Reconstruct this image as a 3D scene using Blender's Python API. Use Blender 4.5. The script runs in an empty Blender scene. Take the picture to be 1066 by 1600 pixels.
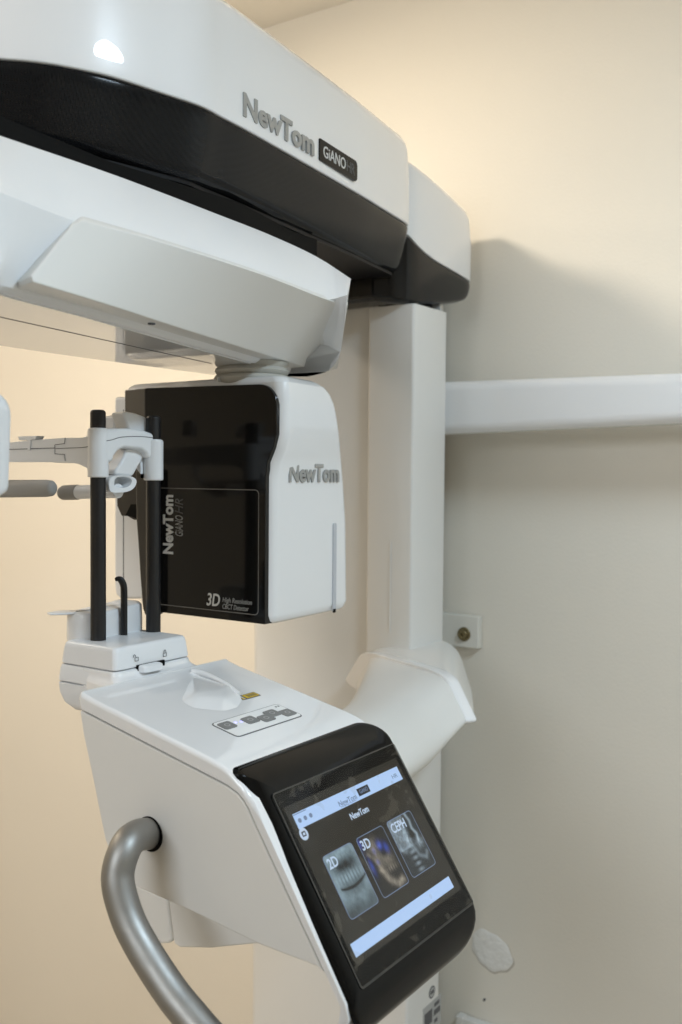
import bpy, bmesh, math, random
import numpy as np
from math import sin, cos, pi, radians, sqrt, exp
from mathutils import Matrix, Vector

# ------------------------------------------------------------------ camera
sc = bpy.context.scene
COL = sc.collection
CAMP = np.array([0.0, 0.0, 1.55])
PSI, PITCH, ROLL, F = radians(34.26), radians(-2.21), radians(.45), 1555.0
RM = Matrix.Rotation(PSI, 4, 'Z') @ Matrix.Rotation(pi/2 + PITCH, 4, 'X') @ Matrix.Rotation(ROLL, 4, 'Z')
RN = np.array(RM.to_3x3())
cam = bpy.data.cameras.new('camera')
camo = bpy.data.objects.new('camera', cam)
COL.objects.link(camo)
camo.matrix_world = Matrix.Translation(Vector(CAMP)) @ RM
cam.sensor_fit = 'VERTICAL'
cam.sensor_height = 36.0
cam.sensor_width = 24.0
cam.lens = 36.0 * F / 1600
cam.clip_start = .02
cam.clip_end = 100
cam.dof.use_dof = True
cam.dof.focus_distance = 1.28
cam.dof.aperture_fstop = 5.0
cam.dof.aperture_blades = 9
sc.camera = camo

# ------------------------------------------------------------------ world, lamps, exposure
world = bpy.data.worlds.new('World')
sc.world = world
world.use_nodes = True
bg = world.node_tree.nodes['Background']
bg.inputs[0].default_value = (.75, .8, 1, 1)
bg.inputs[1].default_value = .02
sc.view_settings.view_transform = 'Standard'
sc.view_settings.look = 'None'
sc.view_settings.exposure = 0
sc.view_settings.gamma = 1


def lamp(name, kind, loc, aim, watts, color, size=.2, **kw):
    l = bpy.data.lights.new(name, kind)
    l.energy = watts
    l.color = color
    if kind == 'AREA':
        l.shape = kw.get('shape', 'DISK')
        l.size = size
        if l.shape in ('RECTANGLE', 'ELLIPSE'):
            l.size_y = kw['size_y']
        l.spread = kw.get('spread', pi)
    if kind == 'SPOT':
        l.spot_size = kw['cone']
        l.spot_blend = kw.get('blend', .3)
        l.shadow_soft_size = size
    o = bpy.data.objects.new(name, l)
    COL.objects.link(o)
    o.location = loc
    o.rotation_euler = (Vector(aim) - Vector(loc)).to_track_quat('-Z', 'Y').to_euler()
    if 'turn' in kw:
        o.rotation_euler = (0, 0, kw['turn'])
    return o


lamp('cool_downlight', 'AREA', (.57, .96, 2.62), (.57, .96, 0), 30, (.68, .85, 1.0), .62, shape='ELLIPSE', size_y=.28, turn=radians(90))
lamp('warm_light', 'AREA', (-1.52, .84, 2.62), (-1.52, .84, 0), 29, (1, .88, .71), .30)
lamp('warm_light', 'AREA', (-2.75, .55, 2.62), (-2.75, .55, 0), 17, (1, .86, .70), .30)  # unseen second warm lamp, added to brighten the left wall
lamp('room_fill', 'AREA', (-.6, -1.6, 2.6), (-.7, 1.2, 1.2), 50, (.86, .93, 1.0), 1.5)  # large soft fill, added out of view behind the camera
sc.cycles.caustics_reflective = False
sc.cycles.caustics_refractive = False


# ------------------------------------------------------------------ point helpers


def ray(px, py):
    return RN @ np.array([(px-533)/F, (800-py)/F, -1.])


def onx(px, py, X):
    d = ray(px, py); return CAMP + d*(X-CAMP[0])/d[0]


def ony(px, py, Y):
    d = ray(px, py); return CAMP + d*(Y-CAMP[1])/d[1]


def onz(px, py, Z):
    d = ray(px, py); return CAMP + d*(Z-CAMP[2])/d[2]


def onpl(px, py, p, n):
    d = ray(px, py); return CAMP + d*(np.dot(np.array(p)-CAMP, n)/np.dot(d, n))


def xz(pts, Y):
    return [(q[0], q[2]) for q in (ony(a, b, Y) for a, b in pts)]


def yz(pts, X):
    return [(q[1], q[2]) for q in (onx(a, b, X) for a, b in pts)]


# ------------------------------------------------------------------ materials
MATS = {}


def mat(name, color, rough=.4, metal=0., coat=0., noise=None, bump=None, emit=None, spec=.5, coat_rough=.03):
    m = bpy.data.materials.new(name)
    m.use_nodes = True
    nt = m.node_tree
    b = nt.nodes['Principled BSDF']
    b.inputs['Base Color'].default_value = (*color, 1)
    b.inputs['Roughness'].default_value = rough
    b.inputs['Metallic'].default_value = metal
    b.inputs['Coat Weight'].default_value = coat
    b.inputs['Coat Roughness'].default_value = coat_rough
    b.inputs['Specular IOR Level'].default_value = spec
    tc = nt.nodes.new('ShaderNodeTexCoord')
    if noise:                                     # (scale, amount, detail): gentle mottling of the colour, and roughness wear
        n = nt.nodes.new('ShaderNodeTexNoise')
        n.inputs['Scale'].default_value = noise[0]
        n.inputs['Detail'].default_value = noise[2]
        nt.links.new(tc.outputs['Object'], n.inputs['Vector'])
        r = nt.nodes.new('ShaderNodeMapRange')
        r.inputs['To Min'].default_value = 1-noise[1]
        r.inputs['To Max'].default_value = 1+noise[1]
        nt.links.new(n.outputs['Fac'], r.inputs['Value'])
        mx = nt.nodes.new('ShaderNodeVectorMath')
        mx.operation = 'SCALE'
        mx.inputs[0].default_value = color
        nt.links.new(r.outputs['Result'], mx.inputs['Scale'])
        nt.links.new(mx.outputs['Vector'], b.inputs['Base Color'])
        r2 = nt.nodes.new('ShaderNodeMapRange')
        r2.inputs['To Min'].default_value = max(.02, rough*.75)
        r2.inputs['To Max'].default_value = min(1, rough*1.3)
        nt.links.new(n.outputs['Fac'], r2.inputs['Value'])
        nt.links.new(r2.outputs['Result'], b.inputs['Roughness'])
    if bump:                                      # (scale, strength, distance)
        n = nt.nodes.new('ShaderNodeTexNoise')
        n.inputs['Scale'].default_value = bump[0]
        n.inputs['Detail'].default_value = 4
        nt.links.new(tc.outputs['Object'], n.inputs['Vector'])
        bp = nt.nodes.new('ShaderNodeBump')
        bp.inputs['Strength'].default_value = bump[1]
        bp.inputs['Distance'].default_value = bump[2]
        nt.links.new(n.outputs['Fac'], bp.inputs['Height'])
        nt.links.new(bp.outputs['Normal'], b.inputs['Normal'])
    if emit:
        b.inputs['Emission Color'].default_value = (*emit[0], 1)
        b.inputs['Emission Strength'].default_value = emit[1]
    MATS[name] = m
    return m


WHITE = mat('white_lacquer', (.80, .80, .80), .32, coat=1.0, coat_rough=.02, noise=(6, .012, 3))
ARMW = mat('arm_lacquer', (.80, .80, .80), .5, spec=.18, noise=(6, .012, 3))
SATIN = mat('white_satin', (.76, .75, .72), .45, coat=.15, noise=(7, .015, 3))
COLW = mat('column_paint', (.74, .73, .70), .38, coat=.2, noise=(4, .02, 3))
CHINW = mat('chin_rest_plastic', (.78, .79, .80), .35, coat=.2, noise=(20, .012, 3))
BLACK = mat('black_gloss', (.003, .003, .003), .07, spec=.18)
DARK = mat('dark_underside', (.008, .008, .009), .4, spec=.15)
MATT = mat('black_rotor', (.003, .003, .003), .6, spec=.1)
POST = mat('black_post', (.006, .006, .007), .42, noise=(60, .2, 3))
TAUPE = mat('taupe_shell', (.030, .026, .021), .42, coat=.1, noise=(20, .05, 3))
GAP = mat('shadow_gap', (.06, .06, .06), .8)
GREYPAD = mat('grey_pad', (.30, .295, .28), .6, noise=(40, .04, 3))
BELL = mat('bellows_rubber', (.44, .42, .37), .5, noise=(30, .03, 3))
STEEL = mat('brushed_steel', (.33, .325, .31), .50, metal=1, noise=(45, .10, 6), bump=(260, .04, .001))
LETTER = mat('grey_letter', (.36, .36, .35), .38, metal=.35, noise=(80, .05, 3))
PRINT = mat('white_print', (.62, .62, .60), .5)
PRINTG = mat('grey_print', (.30, .30, .29), .5)
PRINTD = mat('faint_print', (.10, .10, .098), .5)
LINE = mat('line_print', (.16, .155, .145), .5)
INK = mat('grey_ink', (.10, .10, .105), .6)
KEY = mat('grey_key', (.20, .20, .195), .5, noise=(300, .12, 3))
PANELW = mat('keypad_film', (.80, .80, .79), .35)
YELLOW = mat('warning_yellow', (.62, .42, .02), .5)
LED = mat('blue_led', (.3, .3, .9), .4, emit=((.30, .30, 1), 2.2))
STICK = mat('sticker_grey', (.42, .42, .41), .5)
BRASS = mat('old_brass', (.20, .16, .08), .45, metal=.7, noise=(90, .2, 4))
PLASTER = mat('fresh_plaster', (.80, .78, .74), .9, noise=(40, .05, 5), bump=(60, .6, .006))
STAIN = mat('plaster_rim', (.52, .47, .40), .95, noise=(60, .3, 5))
WALL = mat('cream_wall_paint', (.765, .715, .625), .75, noise=(2.2, .02, 6), bump=(150, .2, .002))
CEIL = mat('ceiling_paint', (.76, .72, .65), .85, noise=(3, .02, 5), bump=(120, .1, .002))
FLOOR = mat('floor_tile', (.42, .38, .33), .4, noise=(5, .06, 5))
TABP = mat('tab_paint', (.70, .675, .61), .55, noise=(30, .02, 3))
TRUNK = mat('trunking_white', (.72, .70, .66), .5)

# screen light sources
UI_BAR = mat('screen_bar', (.02, .02, .02), .25, emit=((.46, .66, 1.0), .85), noise=None)
UI_BG = mat('screen_dark', (.010, .009, .007), .16, emit=((.050, .042, .030), .16))
UI_TEXT = mat('screen_text', (.02, .02, .02), .25, emit=((.62, .78, 1.0), .75))
UI_GREY = mat('screen_grey', (.02, .02, .02), .25, emit=((.25, .36, .58), .55))
UI_DARK = mat('screen_badge', (.01, .01, .01), .25, emit=((.03, .035, .05), .4))


def attr_mat(name, strength):
    m = bpy.data.materials.new(name)
    m.use_nodes = True
    nt = m.node_tree
    b = nt.nodes['Principled BSDF']
    b.inputs['Base Color'].default_value = (.008, .008, .008, 1)
    b.inputs['Roughness'].default_value = .2
    a = nt.nodes.new('ShaderNodeAttribute')
    a.attribute_name = 'picture'
    nt.links.new(a.outputs['Color'], b.inputs['Emission Color'])
    b.inputs['Emission Strength'].default_value = strength
    return m


UI_PIC = attr_mat('screen_picture', .62)


def dotted(m, scale, col):
    """fine dot mesh printed under the black gloss"""
    nt = m.node_tree
    b = nt.nodes['Principled BSDF']
    tc = nt.nodes.new('ShaderNodeTexCoord')
    v = nt.nodes.new('ShaderNodeTexVoronoi')
    v.inputs['Scale'].default_value = scale
    v.inputs['Randomness'].default_value = 0
    nt.links.new(tc.outputs['Object'], v.inputs['Vector'])
    r = nt.nodes.new('ShaderNodeMapRange')
    r.inputs['From Min'].default_value = .25
    r.inputs['From Max'].default_value = .5
    nt.links.new(v.outputs['Distance'], r.inputs['Value'])
    mx = nt.nodes.new('ShaderNodeMix')
    mx.data_type = 'RGBA'
    mx.inputs['A'].default_value = (.004, .004, .004, 1)
    mx.inputs['B'].default_value = (*col, 1)
    nt.links.new(r.outputs['Result'], mx.inputs['Factor'])
    nt.links.new(mx.outputs['Result'], b.inputs['Base Color'])


BAND = mat('black_dotted_gloss', (.006, .006, .006), .12, spec=.18)
CAPB = mat('cap_gloss', (.004, .004, .004), .16, spec=.32)
dotted(BAND, 430, (.0085, .009, .010))
DETB = mat('black_detector_gloss', (.006, .006, .006), .09, spec=.35)
dotted(DETB, 420, (.008, .008, .008))

# protective film on the screen: faint trapped-air patches
FILM = bpy.data.materials.new('screen_film')
FILM.use_nodes = True
nt = FILM.node_tree
nt.nodes.clear()
out = nt.nodes.new('ShaderNodeOutputMaterial')
mixs = nt.nodes.new('ShaderNodeMixShader')
tr = nt.nodes.new('ShaderNodeBsdfTransparent')
df = nt.nodes.new('ShaderNodeBsdfPrincipled')
df.inputs['Base Color'].default_value = (.35, .30, .22, 1)
df.inputs['Roughness'].default_value = .5
tc = nt.nodes.new('ShaderNodeTexCoord')
n1 = nt.nodes.new('ShaderNodeTexNoise')
n1.inputs['Scale'].default_value = 26
n1.inputs['Detail'].default_value = 1.5
n1.inputs['Distortion'].default_value = 1.0
v1 = nt.nodes.new('ShaderNodeTexVoronoi')
v1.inputs['Scale'].default_value = 62
nt.links.new(tc.outputs['Object'], n1.inputs['Vector'])
nt.links.new(tc.outputs['Object'], v1.inputs['Vector'])
r1 = nt.nodes.new('ShaderNodeMapRange')
r1.inputs['From Min'].default_value = .605
r1.inputs['From Max'].default_value = .625
nt.links.new(n1.outputs['Fac'], r1.inputs['Value'])
r2 = nt.nodes.new('ShaderNodeMapRange')
r2.inputs['From Min'].default_value = .20
r2.inputs['From Max'].default_value = .16
nt.links.new(v1.outputs['Distance'], r2.inputs['Value'])
n2 = nt.nodes.new('ShaderNodeTexNoise')
n2.inputs['Scale'].default_value = 20
nt.links.new(tc.outputs['Object'], n2.inputs['Vector'])
r3 = nt.nodes.new('ShaderNodeMapRange')
r3.inputs['From Min'].default_value = .54
r3.inputs['From Max'].default_value = .56
nt.links.new(n2.outputs['Fac'], r3.inputs['Value'])
mu = nt.nodes.new('ShaderNodeMath'); mu.operation = 'MULTIPLY'
nt.links.new(r2.outputs['Result'], mu.inputs[0]); nt.links.new(r3.outputs['Result'], mu.inputs[1])
ad = nt.nodes.new('ShaderNodeMath'); ad.operation = 'MAXIMUM'
nt.links.new(r1.outputs['Result'], ad.inputs[0]); nt.links.new(mu.outputs[0], ad.inputs[1])
sclm = nt.nodes.new('ShaderNodeMath'); sclm.operation = 'MULTIPLY_ADD'
sclm.inputs[1].default_value = .05
sclm.inputs[2].default_value = .006
nt.links.new(ad.outputs[0], sclm.inputs[0])
nt.links.new(sclm.outputs[0], mixs.inputs[0])
nt.links.new(tr.outputs[0], mixs.inputs[1])
nt.links.new(df.outputs[0], mixs.inputs[2])
nt.links.new(mixs.outputs[0], out.inputs[0])

# ------------------------------------------------------------------ object helpers
WLOC = {}


def link(name, me, parent=None, m=None, center=True):
    o = bpy.data.objects.new(name, me)
    COL.objects.link(o)
    c = Vector((0, 0, 0))
    if center and len(me.vertices):
        co = np.empty(len(me.vertices)*3)
        me.vertices.foreach_get('co', co)
        co = co.reshape(-1, 3)
        cc = (co.max(0)+co.min(0))/2
        me.vertices.foreach_set('co', (co-cc).ravel())
        me.update()
        c = Vector(cc)
    if m:
        me.materials.append(m)
    place(o, c, parent)
    return o


def place(o, c, parent):
    c = Vector(c)
    if parent:
        o.parent = parent
        o.location = c - WLOC[parent]
    else:
        o.location = c
    WLOC[o] = c


def smooth(me, ang=38):
    me.polygons.foreach_set('use_smooth', [True]*len(me.polygons))
    me.set_sharp_from_angle(angle=radians(ang))


def mk(name, verts, faces, m, parent=None, bevel=0, segs=3, ang=38, blimit=30):
    me = bpy.data.meshes.new(name)
    me.from_pydata([tuple(map(float, v)) for v in verts], [], faces)
    bm = bmesh.new(); bm.from_mesh(me)
    bmesh.ops.recalc_face_normals(bm, faces=bm.faces)
    bm.to_mesh(me); bm.free()
    o = link(name, me, parent, m)
    smooth(me, ang)
    if bevel:
        b = o.modifiers.new('bevel', 'BEVEL')
        b.width = bevel; b.segments = segs
        b.limit_method = 'ANGLE'; b.angle_limit = radians(blimit)
        b.harden_normals = True
        b.use_clamp_overlap = True
    return o


def ext(name, pts, axis, a, b, m, parent=None, bevel=0, **kw):
    def P(p, h):
        return {'x': (h, p[0], p[1]), 'y': (p[0], h, p[1]), 'z': (p[0], p[1], h)}[axis]
    n = len(pts)
    v = [P(p, a) for p in pts]+[P(p, b) for p in pts]
    f = [list(range(n)), list(range(2*n-1, n-1, -1))]+[[i, (i+1) % n, n+(i+1) % n, n+i] for i in range(n)]
    return mk(name, v, f, m, parent, bevel, **kw)


def box(name, x, y, z, m, parent=None, bevel=0, **kw):
    return ext(name, [(x[0], y[0]), (x[1], y[0]), (x[1], y[1]), (x[0], y[1])], 'z', z[0], z[1], m, parent, bevel, **kw)


def loft(name, loops, m, parent=None, cap=(True, True), bevel=0, ang=38, **kw):
    n = len(loops[0])
    v = [p for l in loops for p in l]
    f = []
    for k in range(len(loops)-1):
        for i in range(n):
            j = (i+1) % n
            f.append([k*n+i, k*n+j, (k+1)*n+j, (k+1)*n+i])
    if cap[0]: f.append(list(range(n)))
    if cap[1]: f.append(list(range((len(loops)-1)*n, len(loops)*n)))
    o = mk(name, v, f, m, parent, bevel, ang=ang, **kw)
    w = o.modifiers.new('weighted', 'WEIGHTED_NORMAL')
    w.keep_sharp = True
    return o


def rr(x0, x1, y0, y1, r, n=6):
    """rounded rectangle, CCW from bottom-left; r one radius or four (bl, br, tr, tl)"""
    if not isinstance(r, (tuple, list)): r = (r,)*4
    out = []
    for (cx, cy, a0, q) in ((x0+r[0], y0+r[0], pi, r[0]), (x1-r[1], y0+r[1], 1.5*pi, r[1]), (x1-r[2], y1-r[2], 0, r[2]), (x0+r[3], y1-r[3], .5*pi, r[3])):
        for i in range(n+1):
            a = a0+i*pi/2/n
            out.append((cx+q*cos(a), cy+q*sin(a)))
    return out


def catmull(pts, k=8, closed=False):
    P = [np.array(p, float) for p in pts]
    out = []
    n = len(P)
    rng = range(n) if closed else range(n-1)
    for i in rng:
        if closed:
            p0, p1, p2, p3 = P[i-1], P[i], P[(i+1) % n], P[(i+2) % n]
        else:
            p0 = P[i-1] if i else 2*P[0]-P[1]
            p1, p2 = P[i], P[i+1]
            p3 = P[i+2] if i+2 < n else 2*P[-1]-P[-2]
        for j in range(k):
            t = j/k
            out.append(.5*((2*p1)+(-p0+p2)*t+(2*p0-5*p1+4*p2-p3)*t*t+(-p0+3*p1-3*p2+p3)*t**3))
    if not closed: out.append(P[-1])
    return out


def tube_loops(path, rad, n=20, flat=1.0):
    path = [np.array(p, float) for p in path]
    m = len(path)
    rads = rad if isinstance(rad, (list, tuple)) else [rad]*m
    T = [path[min(i+1, m-1)]-path[max(i-1, 0)] for i in range(m)]
    T = [t/np.linalg.norm(t) for t in T]
    u = np.cross(T[0], (0, 0, 1.))
    if np.linalg.norm(u) < .1: u = np.cross(T[0], (0, 1., 0))
    u /= np.linalg.norm(u)
    L = []
    for p, t, r in zip(path, T, rads):
        u = u-np.dot(u, t)*t; u /= np.linalg.norm(u)
        w = np.cross(t, u)
        L.append([p+r*(cos(2*pi*i/n)*u+flat*sin(2*pi*i/n)*w) for i in range(n)])
    return L


def tube(name, path, rad, m, parent=None, n=20, **kw):
    return loft(name, tube_loops(path, rad, n), m, parent, **kw)


def lathe(name, prof, c, m, parent=None, n=40, axis=(0, 0, 1), ang=38):
    """prof: (radius, height) pairs round an axis through c"""
    a = Vector(axis).normalized()
    u = a.orthogonal().normalized(); w = a.cross(u)
    loops = [[tuple(Vector(c)+a*h+u*(r*cos(2*pi*i/n))+w*(r*sin(2*pi*i/n))) for i in range(n)] for r, h in prof]
    return loft(name, loops, m, parent, ang=ang)


def text_mesh(body, size, mtx, extrude, offset=0, shear=0, spacing=1.0, bevel=0):
    cu = bpy.data.curves.new('t', 'FONT')
    cu.body = body; cu.size = size; cu.extrude = extrude; cu.offset = offset
    cu.shear = shear; cu.space_character = spacing; cu.bevel_depth = bevel
    cu.resolution_u = 3
    o = bpy.data.objects.new('t', cu)
    COL.objects.link(o)
    bpy.context.view_layer.update()
    dg = bpy.context.evaluated_depsgraph_get()
    me = bpy.data.meshes.new_from_object(o.evaluated_get(dg))
    bpy.data.objects.remove(o); bpy.data.curves.remove(cu)
    if len(me.vertices): me.transform(mtx)
    return me


def frame(o, ex, ey):
    ex = Vector(ex).normalized(); ey = Vector(ey).normalized(); ez = ex.cross(ey)
    return Matrix(((ex.x, ey.x, ez.x, o[0]), (ex.y, ey.y, ez.y, o[1]), (ex.z, ey.z, ez.z, o[2]), (0, 0, 0, 1)))


def text(name, body, width, height, mtx, m, parent, extrude=.0002, offset=0., shear=0., spacing=1.0, bevel=0, per_letter=False):
    """lettering fitted to width x height, lower left at the frame's origin"""
    def build(s, dx=0, sx=1, sy=1, lo=0):
        me = text_mesh(s, 1.0, Matrix.Identity(4), 1, offset, shear, spacing, 0)
        co = np.empty(len(me.vertices)*3); me.vertices.foreach_get('co', co)
        return me, co.reshape(-1, 3)
    me, co = build(body)
    x0, x1 = co[:, 0].min(), co[:, 0].max(); y0, y1 = co[:, 1].min(), co[:, 1].max()
    sx, sy = width/(x1-x0), height/(y1-y0)
    S = Matrix.Diagonal((sx, sy, extrude, 1)) @ Matrix.Translation((-x0, -y0, 1))
    if not per_letter:
        me.transform(mtx @ S)
        me.name = name
        o = link(name, me, parent, m)
        smooth(me, 40)
        return o
    bpy.data.meshes.remove(me)
    for i, ch in enumerate(body):
        if ch == ' ': continue
        ml, cl = build(body[:i+1])
        prev = 0
        if i:
            # advance: difference between the widths with and without this letter, via a doubled end mark
            ma, ca = build(body[:i]+'|'); mb, cb = build('|')
            prev = ca[:, 0].max()-cb[:, 0].max()
            bpy.data.meshes.remove(ma); bpy.data.meshes.remove(mb)
        bpy.data.meshes.remove(ml)
        me, c1 = build(ch)
        me.transform(mtx @ S @ Matrix.Translation((prev, 0, 0)))
        o = link(name, me, parent, m)
        smooth(me, 40)
        if bevel:
            b = o.modifiers.new('bevel', 'BEVEL'); b.width = bevel; b.segments = 2
            b.limit_method = 'ANGLE'; b.angle_limit = radians(50)


def tag(o, label=None, cat=None, group=None, kind=None):
    if label: o['label'] = label
    if cat: o['category'] = cat
    if group: o['group'] = group
    if kind: o['kind'] = kind
    return o


def empty(name, loc):
    o = bpy.data.objects.new(name, None)
    COL.objects.link(o)
    o.empty_display_size = .1
    o.location = loc
    WLOC[o] = Vector(loc)
    return o


# ------------------------------------------------------------------ the room
YW = 1.97
ZC = 2.655
wall = tag(box('wall', (-3.6, 2.2), (YW, YW+.12), (-.3, ZC+.1), WALL), kind='structure')
tag(box('side_wall', (-3.72, -3.6), (-2.6, YW+.12), (-.3, ZC+.1), WALL), kind='structure')
tag(box('side_wall', (2.2, 2.32), (-2.6, YW+.12), (-.3, ZC+.1), WALL), kind='structure')
tag(box('rear_wall', (-3.72, 2.32), (-2.72, -2.6), (-.3, ZC+.1), WALL), kind='structure')
tag(box('ceiling', (-3.72, 2.32), (-2.72, YW), (ZC, ZC+.1), CEIL), kind='structure')
tag(box('floor', (-3.72, 2.32), (-2.72, YW+.12), (-.4, -.3), FLOOR), kind='structure')

# patch of fresh plaster, with its ragged rim
random.seed(4)


def blob(cx, cz, rx, rz, tilt, n, jit, seed):
    rnd = random.Random(seed)
    ph = [rnd.uniform(0, 6.28) for _ in range(4)]
    out = []
    for i in range(n):
        a = 2*pi*i/n
        r = 1+jit*(.5*sin(2*a+ph[0])+.35*sin(3*a+ph[1])+.3*sin(5*a+ph[2])+.25*sin(9*a+ph[3]))
        x, z = rx*r*cos(a), rz*r*sin(a)
        out.append((cx+x*cos(tilt)-z*sin(tilt), cz+x*sin(tilt)+z*cos(tilt)))
    return out


pc = ony(768, 1486, YW)


def dome(name, pts, y0, h, m, parent):
    cx = sum(p[0] for p in pts)/len(pts); cz = sum(p[1] for p in pts)/len(pts)
    L = []
    for s, hh in ((1, 0), (.93, .55), (.8, .85), (.5, 1), (.15, .95)):
        L.append([(cx+(p[0]-cx)*s, y0-hh*h, cz+(p[1]-cz)*s) for p in pts])
    return loft(name, L, m, parent, cap=(False, True), ang=60)


rim = dome('plaster_stain', blob(pc[0]+.001, pc[2]-.002, .0505, .0445, -.5, 60, .10, 8), YW, .0008, STAIN, wall)
pat = dome('plaster_patch', blob(pc[0], pc[2], .049, .043, -.5, 60, .09, 8), YW-.0003, .0022, PLASTER, wall)
q = ony(757, 1562, YW)
dome('wall_chip', blob(q[0], q[2], .0025, .005, -.6, 16, .2, 3), YW-.0002, .001, INK, wall)

# plastic trunking low on the wall
a = ony(716, 1588, YW-.02); b = ony(760, 1596, YW-.02)
t = empty('cable_trunking', (a[0]+.3, YW, a[2]-.06))
tag(t, 'white plastic cable trunking low on the cream wall right of the column', 'trunking')
box('cover', (a[0], a[0]+.62), (YW-.022, YW-.001), (a[2]-.055, a[2]), TRUNK, t, .003)
box('end_cap', (a[0]-.004, a[0]+.012), (YW-.0235, YW-.001), (a[2]-.0565, a[2]+.0015), TRUNK, t, .002)

# ------------------------------------------------------------------ the scanner
scn = empty('dental_scanner', (-1.12, 1.72, -.3))
tag(scn, 'white dental x-ray scanner with black band, black detector panel and tilted touchscreen', 'dental scanner')

# --- column
xr_ = -.958
column = ext('column', rr(-1.062, xr_, 1.648, 1.78, .006, 3), 'z', -.28, 1.874, COLW, scn)
xl = ony(394, 1000, 1.67)[0]
plate = ext('column_back', [(-1.062, 1.955), (xl+.012, 1.955), (xl, 1.943)]+[(xl+.02-.02*cos(a), 1.685-.02*sin(a)) for a in np.linspace(0, pi/2, 7)]+[(-1.05, 1.665), (-1.05, 1.776), (-.972, 1.776), (-.99, 1.82)], 'z', -.28, 2.05, COLW, scn)
box('base_plate', (-1.42, -.90), (1.45, 1.955), (-.3, -.28), COLW, scn, .004)
# rail line on the column front
g = ony(608, 900, 1.646)
box('guide_line', (g[0], g[0]+.0025), (1.6465, 1.65), (1.24, 1.42), SATIN, column)
# rating labels low on the column
p = yz([(661, 1577), (689, 1545), (689, 1625), (661, 1650)], xr_)
ys = [p[0][0], p[1][0]]
zt = onx(661, 1577, xr_)[2]
box('rating_label', (xr_-.001, xr_+.0006), (ys[0], ys[1]), (zt-.06, zt), STICK, column)
for k, (y0, y1, z0, z1) in enumerate([(.08, .50, -.042, -.014), (.62, .9, -.016, -.008), (.6, .95, -.034, -.022), (.62, .8, -.05, -.042)]):
    w = ys[1]-ys[0]
    box('label_print', (xr_, xr_+.0010), (ys[0]+y0*w, ys[0]+y1*w), (zt+z0, zt+z1), INK, column)
q = onx(675, 1550, xr_)
lathe('round_mark', [(.0125, -.001), (.0125, .0006)], (xr_, q[1], q[2]), INK, column, 24, (1, 0, 0))
lathe('round_mark', [(.0098, 0), (.0098, .0009)], (xr_, q[1], q[2]), STICK, column, 24, (1, 0, 0))
box('round_mark', (xr_, xr_+.0012), (q[1]-.007, q[1]+.007), (q[2]-.003, q[2]+.004), INK, column)

# wall tab and bolt
t0 = ony(700, 958, 1.955); t1 = ony(749, 1014, 1.955)
tab = box('wall_tab', (-1.10, t1[0]), (1.949, 1.9695), (t1[2], t0[2]), TABP, scn, .003)
q = ony(725, 991, 1.948)
lathe('bolt', [(.0155, -.002), (.0155, .002), (.0145, .003), (.0105, .003), (.0105, .008), (.009, .0095), (.004, .0095), (.004, .006)], (q[0], 1.949, q[2]), BRASS, tab, 24, (0, -1, 0))

# --- cephalometric arm along the wall
L = []
for X, h in ((-1.10, .0555), (-1.0, .0552), (-.52, .0462), (-.1, .040), (.25, .037), (.262, .030)):
    zc = 1.688+(.003 if X > -.9 else 0)
    L.append([(X, 1.862+y, zc+z) for y, z in rr(-.038, .038, -h, h, min(.022, h*.6), 6)])
ceph = loft('side_arm', L, WHITE, scn)
box('arm_bracket', (-1.12, -1.04), (1.80, 1.93), (1.62, 1.76), COLW, scn, .004)

# --- top beam
right = [(.625, -1.16), (.632, -1.08), (.662, -1.015), (.690, -.985)]
for q in [(0, 93), (60, 98), (120, 108), (180, 122), (260, 148), (318, 168), (350, 185), (390, 206), (450, 240), (560, 303)]:
    w = onz(*q, 2.01); right.append((w[1], w[0]))
right += [(1.48, -.927), (1.545, -.937), (1.588, -.944), (1.612, -.951), (1.628, -.965), (1.636, -.985), (1.638, -1.02)]
rs = catmull(right, 5)
MX = -1.16
full = [(p[1], p[0]) for p in rs] + [(2*MX-p[1], p[0]) for p in reversed(rs)][:-1]
# thin out coincident points
pl = [full[0]]
for p in full[1:]:
    if math.dist(p, pl[-1]) > .002: pl.append(p)
full = [np.array(p) for p in pl]


def offset(poly, d):
    n = len(poly); out = []
    for i in range(n):
        t = poly[(i+1) % n]-poly[i-1]
        t = t/np.linalg.norm(t)
        out.append(poly[i]-d*np.array([t[1], -t[0]]))
    return out


area = sum(full[i-1][0]*full[i][1]-full[i][0]*full[i-1][1] for i in range(len(full)))
if area < 0: full = full[::-1]


def ring_at(poly, d, z):
    return [(p[0], p[1], z) for p in offset(poly, d)]


beam = loft('top_beam', [ring_at(full, d, z) for d, z in ((.004, 2.011), (.0012, 2.0115), (0, 2.0135), (-.0004, 2.03), (-.0003, 2.06), (.0006, 2.10), (.002, 2.13), (.004, 2.15), (.007, 2.161), (.012, 2.169), (.022, 2.173))], WHITE, scn, ang=50)
loft('black_band', [ring_at(full, d, z) for d, z in ((.06, 1.922), (.036, 1.9225), (.027, 1.925), (.020, 1.931), (.016, 1.940), (.0105, 1.96), (.004, 1.99), (.0015, 2.006), (.004, 2.010))], BAND, beam, ang=50)
ext('underside_cover', [(p[0], p[1]) for p in offset(full, .03)], 'z', 1.919, 1.95, DARK, beam)

# beam lettering
tx = Vector((-.105, .9945, 0)).normalized()


def side_pt(px, py):       # on the lettering plane of the beam's side
    return onpl(px, py, (-.8825, 1.13, 2.06), np.array([.9945, .105, 0]))


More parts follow.
